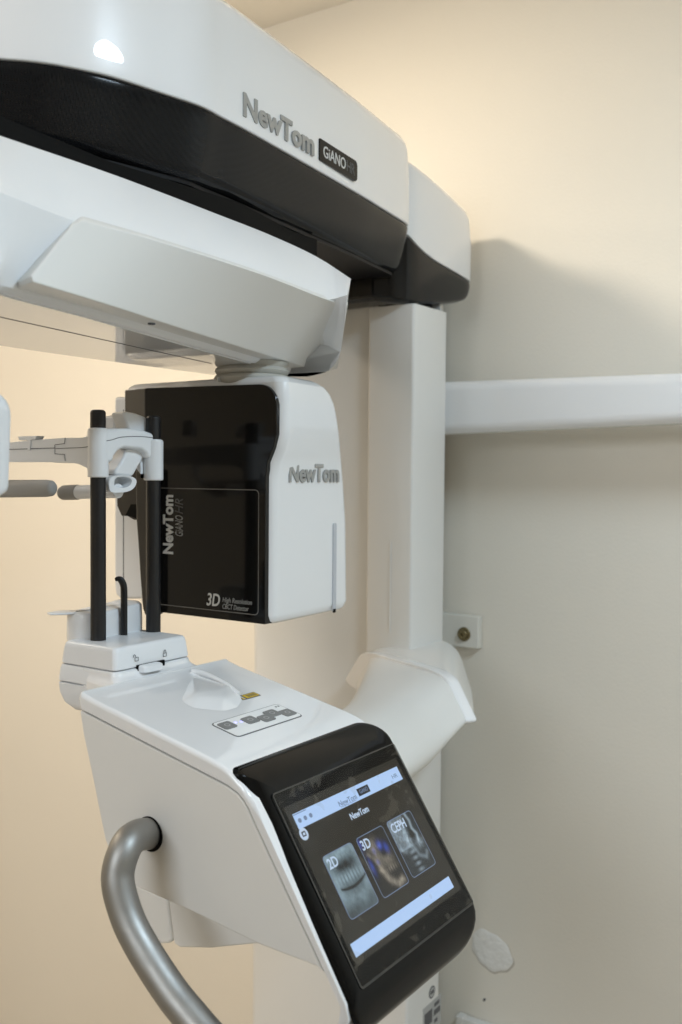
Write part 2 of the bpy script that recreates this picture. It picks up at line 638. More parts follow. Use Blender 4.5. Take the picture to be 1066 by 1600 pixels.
lo = side_pt(377, 182); hi = side_pt(488, 245); top = side_pt(377, 143)
text('letter', 'NewTom', float(np.linalg.norm(hi[:2]-lo[:2])), float(top[2]-lo[2])*.98, frame(lo+np.array([.0005, 0, 0]), (tx.x, tx.y, float(hi[2]-lo[2])/float(np.linalg.norm(hi[:2]-lo[:2]))), (0, 0, 1)), LETTER, beam, extrude=.0018, offset=.034, spacing=1.0, bevel=.0006, per_letter=True)
b0 = side_pt(498, 250); b1 = side_pt(557, 285); b2 = side_pt(495, 213)
bw = float(np.linalg.norm(b1[:2]-b0[:2])); bh = float(b2[2]-b0[2])
dn = Vector((.9945, .105, 0))
B0 = Vector(b0)+Vector((.0, 0, 0))
lp = rr(0, bw, 0, bh*.98, (.002, .008, .008, .002), 4)
mtx = frame(B0, tx, (0, 0, 1))
sl = (float(b1[2]-b0[2])/bw)
badge = loft('name_badge', [[tuple(mtx @ Vector((x, y+sl*x, h))) for x, y in lp] for h in (-.006, .0012, .0018)], BLACK, beam)
m2 = frame(mtx @ Vector((bw*.09, bh*.24+sl*bw*.09, .0018)), tuple(tx+Vector((0, 0, sl))), (0, 0, 1))
text('badge_lettering', 'GiANO', bw*.58, bh*.52, m2, PRINT, beam, .0003, .006)
m2 = frame(mtx @ Vector((bw*.70, bh*.24+sl*bw*.70, .0018)), tuple(tx+Vector((0, 0, sl))), (0, 0, 1))
text('badge_lettering', 'HR', bw*.22, bh*.50, m2, PRINTD, beam, .0003, .0)

# --- beam end cap over the column
capr = [(1.585, -1.02), (1.605, -.985), (1.625, -.968), (1.65, -.9585), (1.69, -.955), (1.76, -.954), (1.83, -.956), (1.875, -.959), (1.892, -.966), (1.899, -.98), (1.900, -1.02)]
cs = catmull(capr, 4)
capf = [np.array((p[1], p[0])) for p in cs]+[np.array((2*MX-p[1], p[0])) for p in reversed(cs)]
a2 = sum(capf[i-1][0]*capf[i][1]-capf[i][0]*capf[i-1][1] for i in range(len(capf)))
if a2 < 0: capf = capf[::-1]
itp = lambda y, xs, zs: float(np.interp(y, xs, zs))
zseam = lambda y: itp(y, [1.58, 1.60, 1.634, 1.655, 1.683, 1.715, 1.748, 1.896], [2.012, 2.010, 1.998, 1.984, 1.974, 1.967, 1.963, 1.951])
zbot = lambda y: itp(y, [1.58, 1.60, 1.63, 1.66, 1.70, 1.749, 1.80, 1.85, 1.874, 1.90], [1.884, 1.881, 1.876, 1.876, 1.882, 1.889, 1.897, 1.907, 1.914, 1.93])
ztop = lambda y: itp(y, [1.58, 1.645, 1.90], [2.156, 2.146, 2.100])


def caploop(d, zf):
    return [(p[0], p[1], zf(p[1])) for p in offset(capf, d)]


cap_ = loft('beam_end_cap', [caploop(.003, lambda y: zseam(y)+.0005), caploop(0, lambda y: zseam(y)+.002), caploop(-.001, lambda y: (zseam(y)+ztop(y))/2),
                             caploop(.004, lambda y: ztop(y)-.022), caploop(.009, lambda y: ztop(y)-.009), caploop(.018, lambda y: ztop(y)-.002), caploop(.03, ztop)], WHITE, scn, ang=50)
loft('cap_band', [caploop(.034, lambda y: zbot(y)-.002), caploop(.02, lambda y: zbot(y)-.0015), caploop(.010, lambda y: zbot(y)+.001), caploop(.005, lambda y: zbot(y)+.006), caploop(.0025, lambda y: .6*zbot(y)+.4*zseam(y)), caploop(.001, lambda y: .2*zbot(y)+.8*zseam(y)), caploop(.0022, lambda y: zseam(y)-.0012), caploop(.004, lambda y: zseam(y))], CAPB, cap_, ang=50)

ext('column_joint', rr(-1.04, -.985, 1.67, 1.775, .01, 3), 'z', 1.86, 1.935, DARK, cap_)
# --- rotating arm
zb = 1.71
zr = 1.793
TPX = [(0, 212, 1.880), (150, 263, 1.884), (253, 301, 1.888), (338, 334, 1.889), (422, 367, 1.886), (495, 401, 1.876), (549, 436, 1.852)]
RPX = [(0, 300), (118, 342), (230, 371), (330, 402), (422, 433), (506, 466), (552, 458)]
UPX = [(0, 428), (43, 437), (170, 476), (300, 518), (420, 555), (500, 578), (531, 572)]
Tp = [onz(*p) for p in TPX]
Rp = [onz(*p, zr) for p in RPX[:-1]]+[onz(*RPX[-1], 1.803)+np.array([-.012, .004, 0])]
Up = [onz(*p, 1.717) for p in UPX]
farx = lambda y: float(np.interp(y, [.2, .45, .82, 1.05, 1.24], [-1.02, -1.06, -1.095, -1.116, -1.108]))
secs = []
for k in range(7):
    T_, R_p, U_ = Tp[k], Rp[k], Up[k]
    if k == 0:
        B_ = np.array([*onz(0, 430, zb)[:2], zb])
        low = [R_p, onz(0, 372, 1.752), onz(0, 400, 1.733), onz(0, 418, 1.719), B_]
    elif k == 6:
        B_ = np.array([*(U_-np.array([.016, .006, 0]))[:2], zb])
        low = [R_p, *(onz(*w)+np.array([-.013, .004, 0]) for w in ((547, 512, 1.758), (541, 548, 1.733), (534, 566, 1.7175))), B_]
    else:
        B_ = np.array([*(U_-np.array([.035, 0, 0]))[:2], zb])
        low = [R_p+np.array([-.0035, 0, -.0005]), R_p*.5+U_*.5-np.array([.02, 0, 0]), R_p*.2+U_*.8-np.array([.024, 0, 0]), B_+np.array([.006, 0, .004]), B_]
    fx = farx(min(B_[1]+.06, 1.235))
    fy = min(B_[1]+.05, 1.262)
    secs.append([T_+np.array([-.02, .002, .006]), T_, *low, np.array([fx+.02, fy, zb]), np.array([fx, fy, zb+.012]), np.array([fx-.02, T_[1], 1.86]), np.array([fx+.02, T_[1], T_[2]+.006])])
dv = Tp[0]-Tp[1]; dv[2] = 0; dv = dv/np.linalg.norm(dv)*.32
arm_cols = list(zip(*secs))
fine = [catmull(c, 4) for c in arm_cols]
dT = Tp[0]-Tp[1]; dT /= np.linalg.norm(dT)
dR = Rp[0]-Rp[1]; dR /= np.linalg.norm(dR)
dL = (dT+dR)/2; dL[2] = 0
fore = [c[0]+.32*d for c, d in zip(fine, (dT, dT, dR, dR, dL, dL, dL, dL, dL, dT, dT))]
fore = [fore]
arm = loft('rotating_arm', fore+[[c[k] for c in fine] for k in range(len(fine[0]))], ARMW, scn, ang=40, bevel=.011, segs=5)
un = [(c[0]-.006, c[1]) for c in [fore[0][6]]+fine[6]]+[(c[0]+.004, c[1]-.004) for c in reversed([fore[0][7]]+fine[7])]
ext('underside_panel', un, 'z', 1.7085, 1.716, WHITE, arm, .0012, segs=2)
# black rotor under the beam
ext('rotor_cover', [(w[0]-.03, w[1]) for w in (onz(0, 212, 1.885), onz(200, 290, 1.885), onz(400, 350, 1.885))]+[(-.925, 1.22), (-.925, 1.285), (-1.08, 1.285), (-1.1, .62), (-.96, .55)], 'z', 1.82, 1.918, MATT, arm)
# fairing: a raised trapezoid cover with crisp edges
fsec = []
FR = [(130, 344), (230, 371), (330, 402), (422, 433), (506, 466), (544, 476)]
FU = [(52, 441), (170, 477), (300, 519), (420, 556), (500, 579), (528, 576)]
frp = [catmull([onz(*p, zr) for p in FR], 4), catmull([onz(*p, 1.717) for p in FU], 4), catmull([Tp[1]*1.0]+Tp[2:6]+[Tp[6]], 4)]
frp[0].insert(0, onz(119, 344, zr-.001)*.90+onz(43, 438, 1.717)*.10); frp[1].insert(0, onz(119, 344, zr)*.07+onz(43, 438, 1.717)*.93); frp[2].insert(0, frp[2][0])
for R_p, U_, T_ in zip(*frp):
    up = T_-R_p; up = up/np.linalg.norm(up)
    fsec.append([R_p+up*.030+np.array([-.016, 0, -.006]), R_p+up*.012+np.array([-.0022, 0, 0]), R_p, U_, U_+np.array([-.05, .012, -.0012]), R_p+np.array([-.06, .01, -.03])])
loft('arm_fairing', fsec, SATIN, arm, ang=40, bevel=.009, segs=5)
# seam along the underside
s0, s1 = onz(-60, 482, 1.7085), onz(190, 537, 1.7085); s2 = onz(330, 568, 1.7085)
tube('underside_seam', [s0+np.array([0, 0, .0007]), s1+np.array([0, 0, .0007]), s2+np.array([0, 0, .0007])], .0013, GAP, arm, 6)
q = onz(237, 504, zb)
lathe('latch_hole', [(.004, .001), (.004, -.0006)], (q[0], q[1], 1.7085), GAP, arm, 12)

# --- bellows between arm and detector
cb = (-1.035, 1.205)
for px in (395,):
    w = ony(394, 578, 1.172); cb = (w[0], 1.172)
lathe('bellows', [(.052, 1.680), (.056, 1.687), (.0575, 1.691), (.055, 1.6955), (.052, 1.6965), (.0545, 1.699), (.0565, 1.7025), (.054, 1.7065), (.051, 1.708), (.055, 1.716)], (cb[0], cb[1], 0), BELL, scn, 56)

# --- detector head
xrz = lambda z: float(np.interp(z, [1.33, 1.545, 1.565, 1.585, 1.605, 1.70], [-.880, -.880, -.876, -.866, -.860, -.860]))
ybz = lambda z: float(np.interp(z, [1.33, 1.49, 1.61, 1.65, 1.675, 1.69], [1.322, 1.317, 1.297, 1.286, 1.270, 1.25]))


def dsec(z, ins):
    out = []
    for x, y in rr((-1.150 if z < 1.6795 else -1.1875)+ins, xrz(z)-ins, 1.1165+ins*.6, ybz(z)-ins, .017, 6):
        if x > -1.0:                                # the cheek of the shell swells only near the front
            k = min(1, max(0, (y-1.135)/.11)); k = k*k*(3-2*k)
            x -= k*(xrz(z)+.881)
        out.append((x, y, z+(.5*(y-1.12)*.03)))
    return out


zs = [1.3305, 1.332, 1.336, 1.345, 1.40, 1.47, 1.53, 1.545, 1.555, 1.565, 1.575, 1.585, 1.595, 1.605, 1.62, 1.64, 1.655, 1.669, 1.6794, 1.6796, 1.685, 1.6885, 1.690]
ins = [.014, .007, .003, 0] + [0]*13+[.001, .004, .009, .017, .03]
ins = ins[:len(zs)]
ins = [.014, .007, .003, 0]+[0]*13+[.0008, .003, .003, .007, .013, .024]
det = loft('detector_head', [dsec(z, i) for z, i in zip(zs, ins)], WHITE, scn, ang=50)
# black glossy front
fr = []
for z in (1.333, 1.40, 1.50, 1.545, 1.555, 1.565, 1.575, 1.585, 1.595, 1.605, 1.62, 1.645): fr.append((xrz(z)-.0085+(.001 if z < 1.56 else 0), z))
R_ = .032
xc, zc = xrz(1.65)-.0085-R_, 1.6765-R_
fr += [(xc+R_*cos(a), zc+R_*sin(a)) for a in np.linspace(.1, pi/2, 8)]
fr += [(-1.128, 1.6805), (-1.128, 1.333)]
front = ext('front_panel', fr, 'y', 1.1115, 1.13, DETB, det, .0012, segs=2)
# left facet and sensor carrier
fac = [(-1.1285, 1.1125), (-1.184, 1.123), (-1.189, 1.128), (-1.189, 1.19), (-1.1285, 1.19)]
zf0 = ony(190, 786, 1.12)[2]
loft('side_facet', [[(x, y, z) for x, y in fac] for z in (1.535, 1.6805)], TAUPE, det, bevel=.002)
wing = xz([(190, 733), (232, 733), (232, 812), (216, 812), (206, 806), (197, 806), (190, 790)], 1.118)
ext('sensor_wing', wing, 'y', 1.108, 1.17, TAUPE, det, .0015)
note = xz([(196, 806), (205, 788), (217, 788), (217, 812), (206, 807)], 1.107)
ext('wing_recess', note, 'y', 1.1065, 1.112, MATT, det)
sp = xz([(215, 733), (241, 733), (241, 955), (237, 963), (230, 962), (226, 950), (222, 900), (219, 850), (216, 812)], 1.098)
ext('sensor_carrier', sp, 'y', 1.092, 1.125, TAUPE, det, .006, segs=4)
# white cover behind
wc = xz([(178, 620), (230, 620), (230, 936), (188, 936), (180, 930), (178, 915)], 1.215)
ext('rear_cover', wc, 'y', 1.215, 1.30, CHINW, det, .006)
q = ony(193, 700, 1.2148)
box('cover_seam', (q[0]-.0008, q[0]+.0008), (1.2146, 1.217), (ony(193, 930, 1.215)[2], ony(193, 640, 1.215)[2]), GAP, det)
# frame line on the front
YF = 1.1113
fx0, fx1 = ony(236, 765, YF)[0], ony(405, 765, YF)[0]
fz0, fz1 = ony(404, 962, YF)[2], ony(404, 765, YF)[2]
o1 = rr(fx0, fx1, fz0, fz1, .007, 5); o2 = rr(fx0+.0013, fx1-.0013, fz0+.0013, fz1-.0013, .006, 5)
nn = len(o1)
vv = [(x, YF, z) for x, z in o1]+[(x, YF, z) for x, z in o2]
mk('frame_line', vv, [[i, (i+1) % nn, nn+(i+1) % nn, nn+i] for i in range(nn)], LINE, det)
# printing on the front
a = ony(271, 866, YF); b = ony(255, 773, YF)
text('lettering', 'NewTom', b[2]-a[2], a[0]-b[0], frame((a[0], YF, a[2]), (0, 0, 1), (-1, 0, 0)), PRINT, det, .0002, .034)
a = ony(286, 838, YF); b = ony(274, 805, YF)
text('lettering', 'GiANO', b[2]-a[2], a[0]-b[0], frame((a[0], YF, a[2]), (0, 0, 1), (-1, 0, 0)), PRINTG, det, .0002, .002, .25)
a = ony(286, 803, YF); b = ony(274, 779, YF)
text('lettering', 'HR', b[2]-a[2], a[0]-b[0], frame((a[0], YF, a[2]), (0, 0, 1), (-1, 0, 0)), PRINTD, det, .0002, 0, .25)
a = ony(323, 946, YF); b = ony(344, 928, YF)
text('lettering', '3D', b[0]-a[0], b[2]-a[2], frame((a[0], YF, a[2]), (1, 0, 0), (0, 0, 1)), PRINT, det, .0002, .016, .2)
a = ony(348, 941, YF); b = ony(394, 933, YF)
text('lettering', 'High Resolution', b[0]-a[0], .0095, frame((a[0], YF, a[2]-.002), (1, 0, 0), (0, 0, 1)), PRINTG, det, .0002, .004, .2)
a = ony(348, 950, YF); b = ony(389, 946, YF)
text('lettering', 'CBCT Detector', b[0]-a[0], .0075, frame((a[0], YF, a[2]-.001), (1, 0, 0), (0, 0, 1)), PRINTG, det, .0002, .004, .2)
# raised letters on the white side
XS = -.8800
a = onx(451, 754, XS); b = onx(529, 756, XS); c = onx(451, 724, XS)
text('letter', 'NewTom', b[1]-a[1], c[2]-a[2], frame((XS-.0004, a[1], a[2]), (0, 1, 0), (0, 0, 1)), LETTER, det, extrude=.0011, offset=.034, spacing=1.0, bevel=.0005, per_letter=True)
# long slot on the side
a = onx(523, 817, XS); b = onx(522, 957, XS)
lpz = rr(a[1]-.0042, a[1]+.0042, b[2], a[2], .004, 5)
SLOT = mat('slot_grey', (.50, .51, .54), .4)
loft('side_slot', [[(XS-.001, y, z) for y, z in lpz], [(XS+.0012, y, z) for y, z in lpz]], SLOT, det)
box('slot_end', (XS, XS+.0022), (a[1]-.004, a[1]+.0025), (b[2], b[2]+.006), MATT, det, .0008)
a = onx(470, 594, XS)
# seam across the top
tx0 = ony(345, 594, 1.12)[0]
box('top_seam', (tx0-.0006, tx0+.0006), (1.113, 1.25), (1.6832, 1.6904), SATIN, det)

# --- x-ray source head at the left, mostly outside the frame
xs = ony(10, 690, .588)[0]
zt2 = ony(0, 616, .60)[2]; zb2 = ony(2, 777, .60)[2]
hd = []
lpz = rr(xs-.22, xs, zb2, zt2+.004, (.03, .006, .022, .03), 6)
src = loft('x_ray_head', [[(x-(.004 if z < 1.56 else 0), y, z) for x, z in rr(xs-.22+k, xs-k, zb2+k, zt2+.004-k, (.03, .008, .022, .03), 6)] for y, k in ((.42, .02), (.425, .008), (.44, 0), (.585, 0), (.596, .004), (.600, .012))], CHINW, scn, ang=50)
box('head_neck', (xs-.16, xs-.06), (.45, .57), (zt2-.01, 1.73), CHINW, src, .01)

# --- console
Y0 = .803
Y1 = 1.072
T1 = np.array([-.929, .808, 1.285]); T2 = np.array([-.687, .808, 1.234])
TE = (T2-T1)/np.linalg.norm(T2-T1)
TN = np.array([-TE[2], 0, TE[0]])        # up from the sloping top
SA = np.array([-.635, .803, 1.184]); SD = np.array([.548, 0, -.836]); SD /= np.linalg.norm(SD)
SN = np.array([-SD[2], 0, SD[0]])


def S(y, t, n=0.):
    if 0 < n < .002: n = n*.5-.0009      # the picture lies just inside the glass
    return SA+np.array([0, y-.803, 0])+SD*t+SN*n


def topz(x): return T1[2]+(x-T1[0])*TE[2]/TE[0]


face_back = [S(Y0, t, n) for t, n in ((-.066, -.0215), (-.050, -.0115), (-.03, -.0065), (0, -.0055), (.10, -.0055), (.188, -.0055), (.202, -.010), (.209, -.018))]
cov = xz([(123, 1106), (120, 1092)], Y0)+xz([(124, 1079)], Y0)
cov += [(-.918, topz(-.918)+.001), (-.90, topz(-.90)), (-.72, topz(-.72)), (-.700, topz(-.700)-.001), (-.690, topz(-.69)-.003)]
cov += [(p[0], p[2]) for p in face_back[1:]]
NOUT = len(cov)
cov += [(S(Y0, .212, -.036)[0], S(Y0, .212, -.036)[2])]
cov += xz([(532, 1575), (510, 1526), (455, 1408), (399, 1287), (389, 1264), (381, 1250), (372, 1239), (356, 1227), (345, 1221)], Y0)
cover = ext('console_cover', cov, 'y', Y0, Y1, WHITE, scn, .010, segs=5, ang=40)
nc = len(cov)
cm = cover.modifiers['bevel']; cm.limit_method = 'WEIGHT'
wt = cover.data.attributes.new('bevel_weight_edge', 'FLOAT', 'EDGE')
n_out = NOUT
for ed in cover.data.edges:
    a, b = sorted(ed.vertices)
    w = 0.
    if a < nc and b < nc or a >= nc and b >= nc:
        w = .9 if (a % nc) < n_out-5 and (b % nc) < n_out-5 and abs(a-b) == 1 else .12
    elif b-a == nc and a in (0, 1, 2): w = .5
    wt.data[ed.index].value = w
spn = xz([(124, 1110), (343, 1223.5), (355, 1230), (370, 1241), (379, 1252), (387, 1266), (397, 1288.5), (453, 1410), (505, 1521), (495, 1511), (400, 1474), (300, 1425), (208, 1384), (188, 1362), (172, 1335), (163, 1310), (142, 1205), (129, 1145)], Y0)
ext('side_panel', spn, 'y', Y0+.0005, Y0+.03, SATIN, scn, .0025, blimit=50)
core = xz([(130, 1102), (360, 1214), (395, 1262), (402, 1290), (512, 1515), (500, 1506), (400, 1470), (300, 1420), (212, 1380), (190, 1360), (170, 1310), (148, 1200), (133, 1140)], Y0)
ext('console_core', core, 'y', Y0+.005, Y1-.03, GAP, scn)
ext('side_panel', [(x, z) for x, z in spn], 'y', Y1-.03, Y1-.001, SATIN, scn, .0025, blimit=50)
ext('lower_housing', xz([(200, 1376), (262, 1406), (269, 1470), (262, 1475), (246, 1476), (225, 1440)], .86), 'y', .86, 1.0, SATIN, scn, .004)
ext('lower_housing', xz([(263, 1404), (415, 1470), (400, 1475), (330, 1482), (280, 1481), (271, 1474)], .85), 'y', .85, 1.02, SATIN, scn, .003)

# raised finger grip and rail on the sloping top


def tp(px, py, h=0.): return onpl(px, py, T1, TN)+TN*h


def z5(x, y, h): return tp(280+x/4.1, 1030+y/4.1, h)


gv = [z5(95, 92, .0002), z5(12, 268, .0002), z5(105, 242, .0068), z5(245, 225, .007), z5(312, 200, .006), z5(352, 200, .0035), z5(404, 262, .0004), z5(372, 312, .0004), z5(290, 334, .0002), z5(92, 314, .0002), z5(285, 270, .0062), z5(115, 270, .0058)]
gf = [[0, 1, 2], [0, 2, 3], [0, 3, 4], [4, 3, 10, 5], [5, 10, 7, 6], [10, 8, 7], [10, 11, 9, 8], [11, 1, 9], [2, 1, 11], [3, 2, 11, 10]]
fg = mk('finger_grip', gv, gf, WHITE, cover, ang=180)
ca = fg.data.attributes.new('crease_edge', 'FLOAT', 'EDGE')
ca.data.foreach_set('value', [.4]*len(fg.data.edges))
ms = fg.modifiers.new('round', 'SUBSURF'); ms.levels = ms.render_levels = 4
rl = [tp(300, 1050, .001), tp(318, 1056, .003), tp(352, 1073, .003), tp(374, 1087, .0005)]
tube('rail', catmull(rl, 5), .0045, WHITE, cover, 12)

# button field
pp = [tp(*p) for p in ((323, 1132), (434, 1101), (476, 1119), (374, 1151))]
O = pp[0]
fy0, fy1 = (pp[0][1]+pp[3][1])/2, (pp[1][1]+pp[2][1])/2
e = lambda q: float(np.dot(q-T1, TE))
fe0, fe1 = (e(pp[0])+e(pp[1]))/2, (e(pp[3])+e(pp[2]))/2


def topP(y, s, h): return np.array([T1[0], y, T1[2]])+TE*s+TN*h


def pad(name, y0, y1, s0, s1, r, h0, h1, m, parent):
    l = rr(y0, y1, s0, s1, r, 4)
    return loft(name, [[topP(y, s, h0) for y, s in l], [topP(y, s, h1) for y, s in l]], m, parent)


bp = pad('button_panel', fy0, fy1, fe0, fe1, .006, -.001, .0005, INK, scn)
pad('panel_film', fy0+.0016, fy1-.0016, fe0+.0014, fe1-.0014, .005, 0, .0009, PANELW, bp)
for px, py in ((355, 1135), (391, 1126.5), (416, 1123.5), (425, 1116), (449, 1115)):
    q = tp(px, py)
    k = pad('button', q[1]-.0105, q[1]+.0105, e(q)-.0085, e(q)+.0085, .003, 0, .0019, KEY, bp)
    l = rr(q[1]-.004, q[1]+.004, e(q)-.0035, e(q)+.0035, .0034, 4); l2 = rr(q[1]-.0028, q[1]+.0028, e(q)-.0024, e(q)+.0024, .0023, 4)
    nn = len(l)
    mk('button_mark', [topP(y, s, .0021) for y, s in l]+[topP(y, s, .0021) for y, s in l2], [[i, (i+1) % nn, nn+(i+1) % nn, nn+i] for i in range(nn)], STICK, bp)
for px, py in ((368, 1130), (377, 1129)):
    q = tp(px, py)
    pad('indicator_light', q[1]-.0016, q[1]+.0016, e(q)-.0014, e(q)+.0014, .001, 0, .0013, LED, bp)
q = tp(433, 1105)
pad('panel_mark', q[1]-.004, q[1]-.001, e(q)-.0015, e(q)+.0015, .001, 0, .0011, KEY, bp)
pad('panel_mark', q[1]+.001, q[1]+.004, e(q)-.0015, e(q)+.0015, .001, 0, .0011, KEY, bp)
# laser warning label
wq = [tp(*p) for p in ((375, 1087), (397, 1081.5), (408, 1087), (386, 1092.5))]
wy0, wy1 = (wq[0][1]+wq[3][1])/2, (wq[1][1]+wq[2][1])/2
we0, we1 = (e(wq[0])+e(wq[1]))/2, (e(wq[3])+e(wq[2]))/2
wl = pad('warning_label', wy0, wy1, we0, we1, .0005, -.001, .0004, INK, cover)
pad('warning_label', wy0+.0016, wy1-.0016, we0+.0016, we1-.0016, .0003, 0, .0007, YELLOW, cover)
for k in range(3):
    s = we0+(we1-we0)*(.34+.17*k)
    pad('label_print', wy0+.006, wy1-.004, s-.0005, s+.0005, .0002, 0, .0009, INK, cover)
tri = [(wy0-.0085, we0+(we1-we0)*.95), (wy0-.0005, we0+(we1-we0)*1.0), (wy0-.004, we0+(we1-we0)*.30)]
loft('warning_sign', [[topP(y, s, h) for y, s in tri] for h in (-.001, .0004)], INK, cover)
ctri = [(sum(p[0] for p in tri)/3, sum(p[1] for p in tri)/3)]
tri2 = [(ctri[0][0]+(p[0]-ctri[0][0])*.62, ctri[0][1]+(p[1]-ctri[0][1])*.62) for p in tri]
loft('warning_sign', [[topP(y, s, h) for y, s in tri2] for h in (0, .0007)], YELLOW, cover)

# --- touchscreen: curved black bezel, glass, picture


def bulge(t):
    n = 0.
    if t < -.028: n -= ((-.028-t)/.044)**2*.017
    if t > .186:
        R2 = .046; k = min(t-.186, R2*.97)
        n -= R2-sqrt(R2*R2-k*k)
    return n-.0012


out_ = rr(.8055, 1.083, -.072, .226, (.010, .034, .050, .030), 8)
cy, ct = .94425, .075


def scaled(d):
    res = []
    for y, t in out_:
        k = max(abs(y-cy)/.13875, abs(t-ct)/.149)
        res.append((cy+(y-cy)*(1-d/.13875), ct+(t-ct)*(1-d/.149)))
    return res


lps = []
for d, n in ((.006, -.0062), (.0020, -.0062), (.0004, -.0056), (0, -.0046), (.0005, -.0032), (.0018, -.0014), (.004, -.0004), (.0075, 0)):
    lps.append([S(y, t, bulge(t)+n) for y, t in scaled(d)])
for k in np.linspace(.90, .0, 14):
    lps.append([S(cy+(y-cy)*k*.95+.0, ct+(t-ct)*k*.95, bulge(ct+(t-ct)*k*.95)) for y, t in out_])
lps = lps[:-1]
ts = loft('touchscreen', lps, BLACK, scn, ang=55)


def patch(name, y0, y1, t0, t1, n, m, r=0, th=.0003):
    l = rr(y0, y1, t0, t1, r, 5) if r else [(y0, t0), (y1, t0), (y1, t1), (y0, t1)]
    return loft(name, [[S(y, t, n)-SN*th for y, t in l], [S(y, t, n) for y, t in l]], m, ts)


def line_loop(name, l, l2, n, m):
    nn = len(l)
    return mk(name, [S(y, t, n) for y, t in l]+[S(y, t, n) for y, t in l2], [[i, (i+1) % nn, nn+(i+1) % nn, nn+i] for i in range(nn)], m, ts)


patch('display', .836, 1.068, -.010, .163, -.0008, UI_BG, 0, .0006)
patch('header_bar', .8445, 1.0615, 0, .0172, .0003, UI_BAR)
patch('footer_bar', .8415, 1.0555, .1425, .1565, .0003, UI_BAR)
scr = lambda y, t, n=.0006: frame(S(y, t, n), (0, 1, 0), tuple(-SD))
text('header_text', 'NewTom', .036, .0062, scr(.924, .0145), UI_GREY, ts, .0001, .01)
text('header_text', 'imaging station', .030, .0022, scr(.926, .0165), UI_GREY, ts, .0001)
patch('header_badge', .9655, .9895, .0045, .0135, .0007, UI_DARK)
text('header_text', 'GiANO', .017, .0048, scr(.969, .0112, .0009), UI_GREY, ts, .0001)
text('header_text', 'HR', .012, .005, scr(1.042, .012), UI_GREY, ts, .0001)
for k in range(3):
    patch('header_icon', .849+.010*k, .8545+.010*k, .0065, .0115, .0006, UI_GREY, .0024)
patch('header_icon', .8445, .868, .0009, .0018, .0006, UI_GREY)
text('screen_title', 'NewTom', .037, .0078, scr(.933, .0335), UI_TEXT, ts, .0001, .022)
# round home mark
ci = [(.8485+.0068*cos(a), .0235+.0068*sin(a)) for a in np.linspace(0, 2*pi, 25)[:-1]]
loft('home_mark', [[S(y, t, h) for y, t in ci] for h in (.0001, .0006)], UI_TEXT, ts)
patch('home_mark', .8452, .8518, .0205, .0262, .0009, UI_DARK, .001)
patch('home_mark', .8468, .8502, .0220, .0248, .0012, UI_TEXT, .0005)

# pictures on the three tiles, drawn point by point on a grid
rng = np.random.default_rng(7)


def vnoise(x, y, f, seed):
    r = np.random.default_rng(seed).random((40, 40))
    gx, gy = x*f, y*f
    ix, iy = np.floor(gx).astype(int) % 39, np.floor(gy).astype(int) % 39
    fx, fy = gx-np.floor(gx), gy-np.floor(gy)
    fx, fy = fx*fx*(3-2*fx), fy*fy*(3-2*fy)
    return (r[iy, ix]*(1-fx)+r[iy, ix+1]*fx)*(1-fy)+(r[iy+1, ix]*(1-fx)+r[iy+1, ix+1]*fx)*fy


def G(x, y, cx, cy, sx, sy, a=0):
    dx, dy = x-cx, y-cy
    u, v = dx*cos(a)+dy*sin(a), -dx*sin(a)+dy*cos(a)
    return np.exp(-(u/sx)**2-(v/sy)**2)


def seg(x, y, pts, w):
    d = np.full_like(x, 9.)
    for (x0, y0), (x1, y1) in zip(pts[:-1], pts[1:]):
        vx, vy = x1-x0, y1-y0
        t = np.clip(((x-x0)*vx+(y-y0)*vy)/(vx*vx+vy*vy), 0, 1)
        d = np.minimum(d, np.hypot(x-x0-t*vx, (y-y0-t*vy)*1.25))
    return np.exp(-(d/w)**2)


def pic2d(x, y):
    n = vnoise(x, y, 9, 1)*.5+vnoise(x, y, 24, 2)*.5
    jaw = .70+.10*np.cos((x-.5)*5.0)*-1
    v = .14+.10*n
    v += .45*G(x, y, .55, .05, .5, .10)*(.5+n)
    v += .30*G(x, y, .05, .35, .16, .5)+.26*G(x, y, 1.0, .30, .13, .5)
    v -= .22*G(x, y, .5, .27, .34, .09)
    teeth = (.5+.5*np.cos(x*62))*G(x, y, .52, .44, .40, .07)
    v += .42*teeth+.22*G(x, y, .5, .40, .45, .12)*(.4+n)
    yy = y-(.60-.16*(x-.5)**2*2)
    v -= .40*np.exp(-(yy/.022)**2)*(x > .12)
    v += .25*np.exp(-((y-(.75-.5*(x-.5)**2))/.11)**2)*(.55+.6*n)
    v += .12*G(x, y, .68, .84, .10, .07)
    v -= .14*G(x, y, .1, .95, .25, .1)
    v = np.clip(v, .02, 1)
    return np.stack([v*.52, v*.74, v*.86], -1)


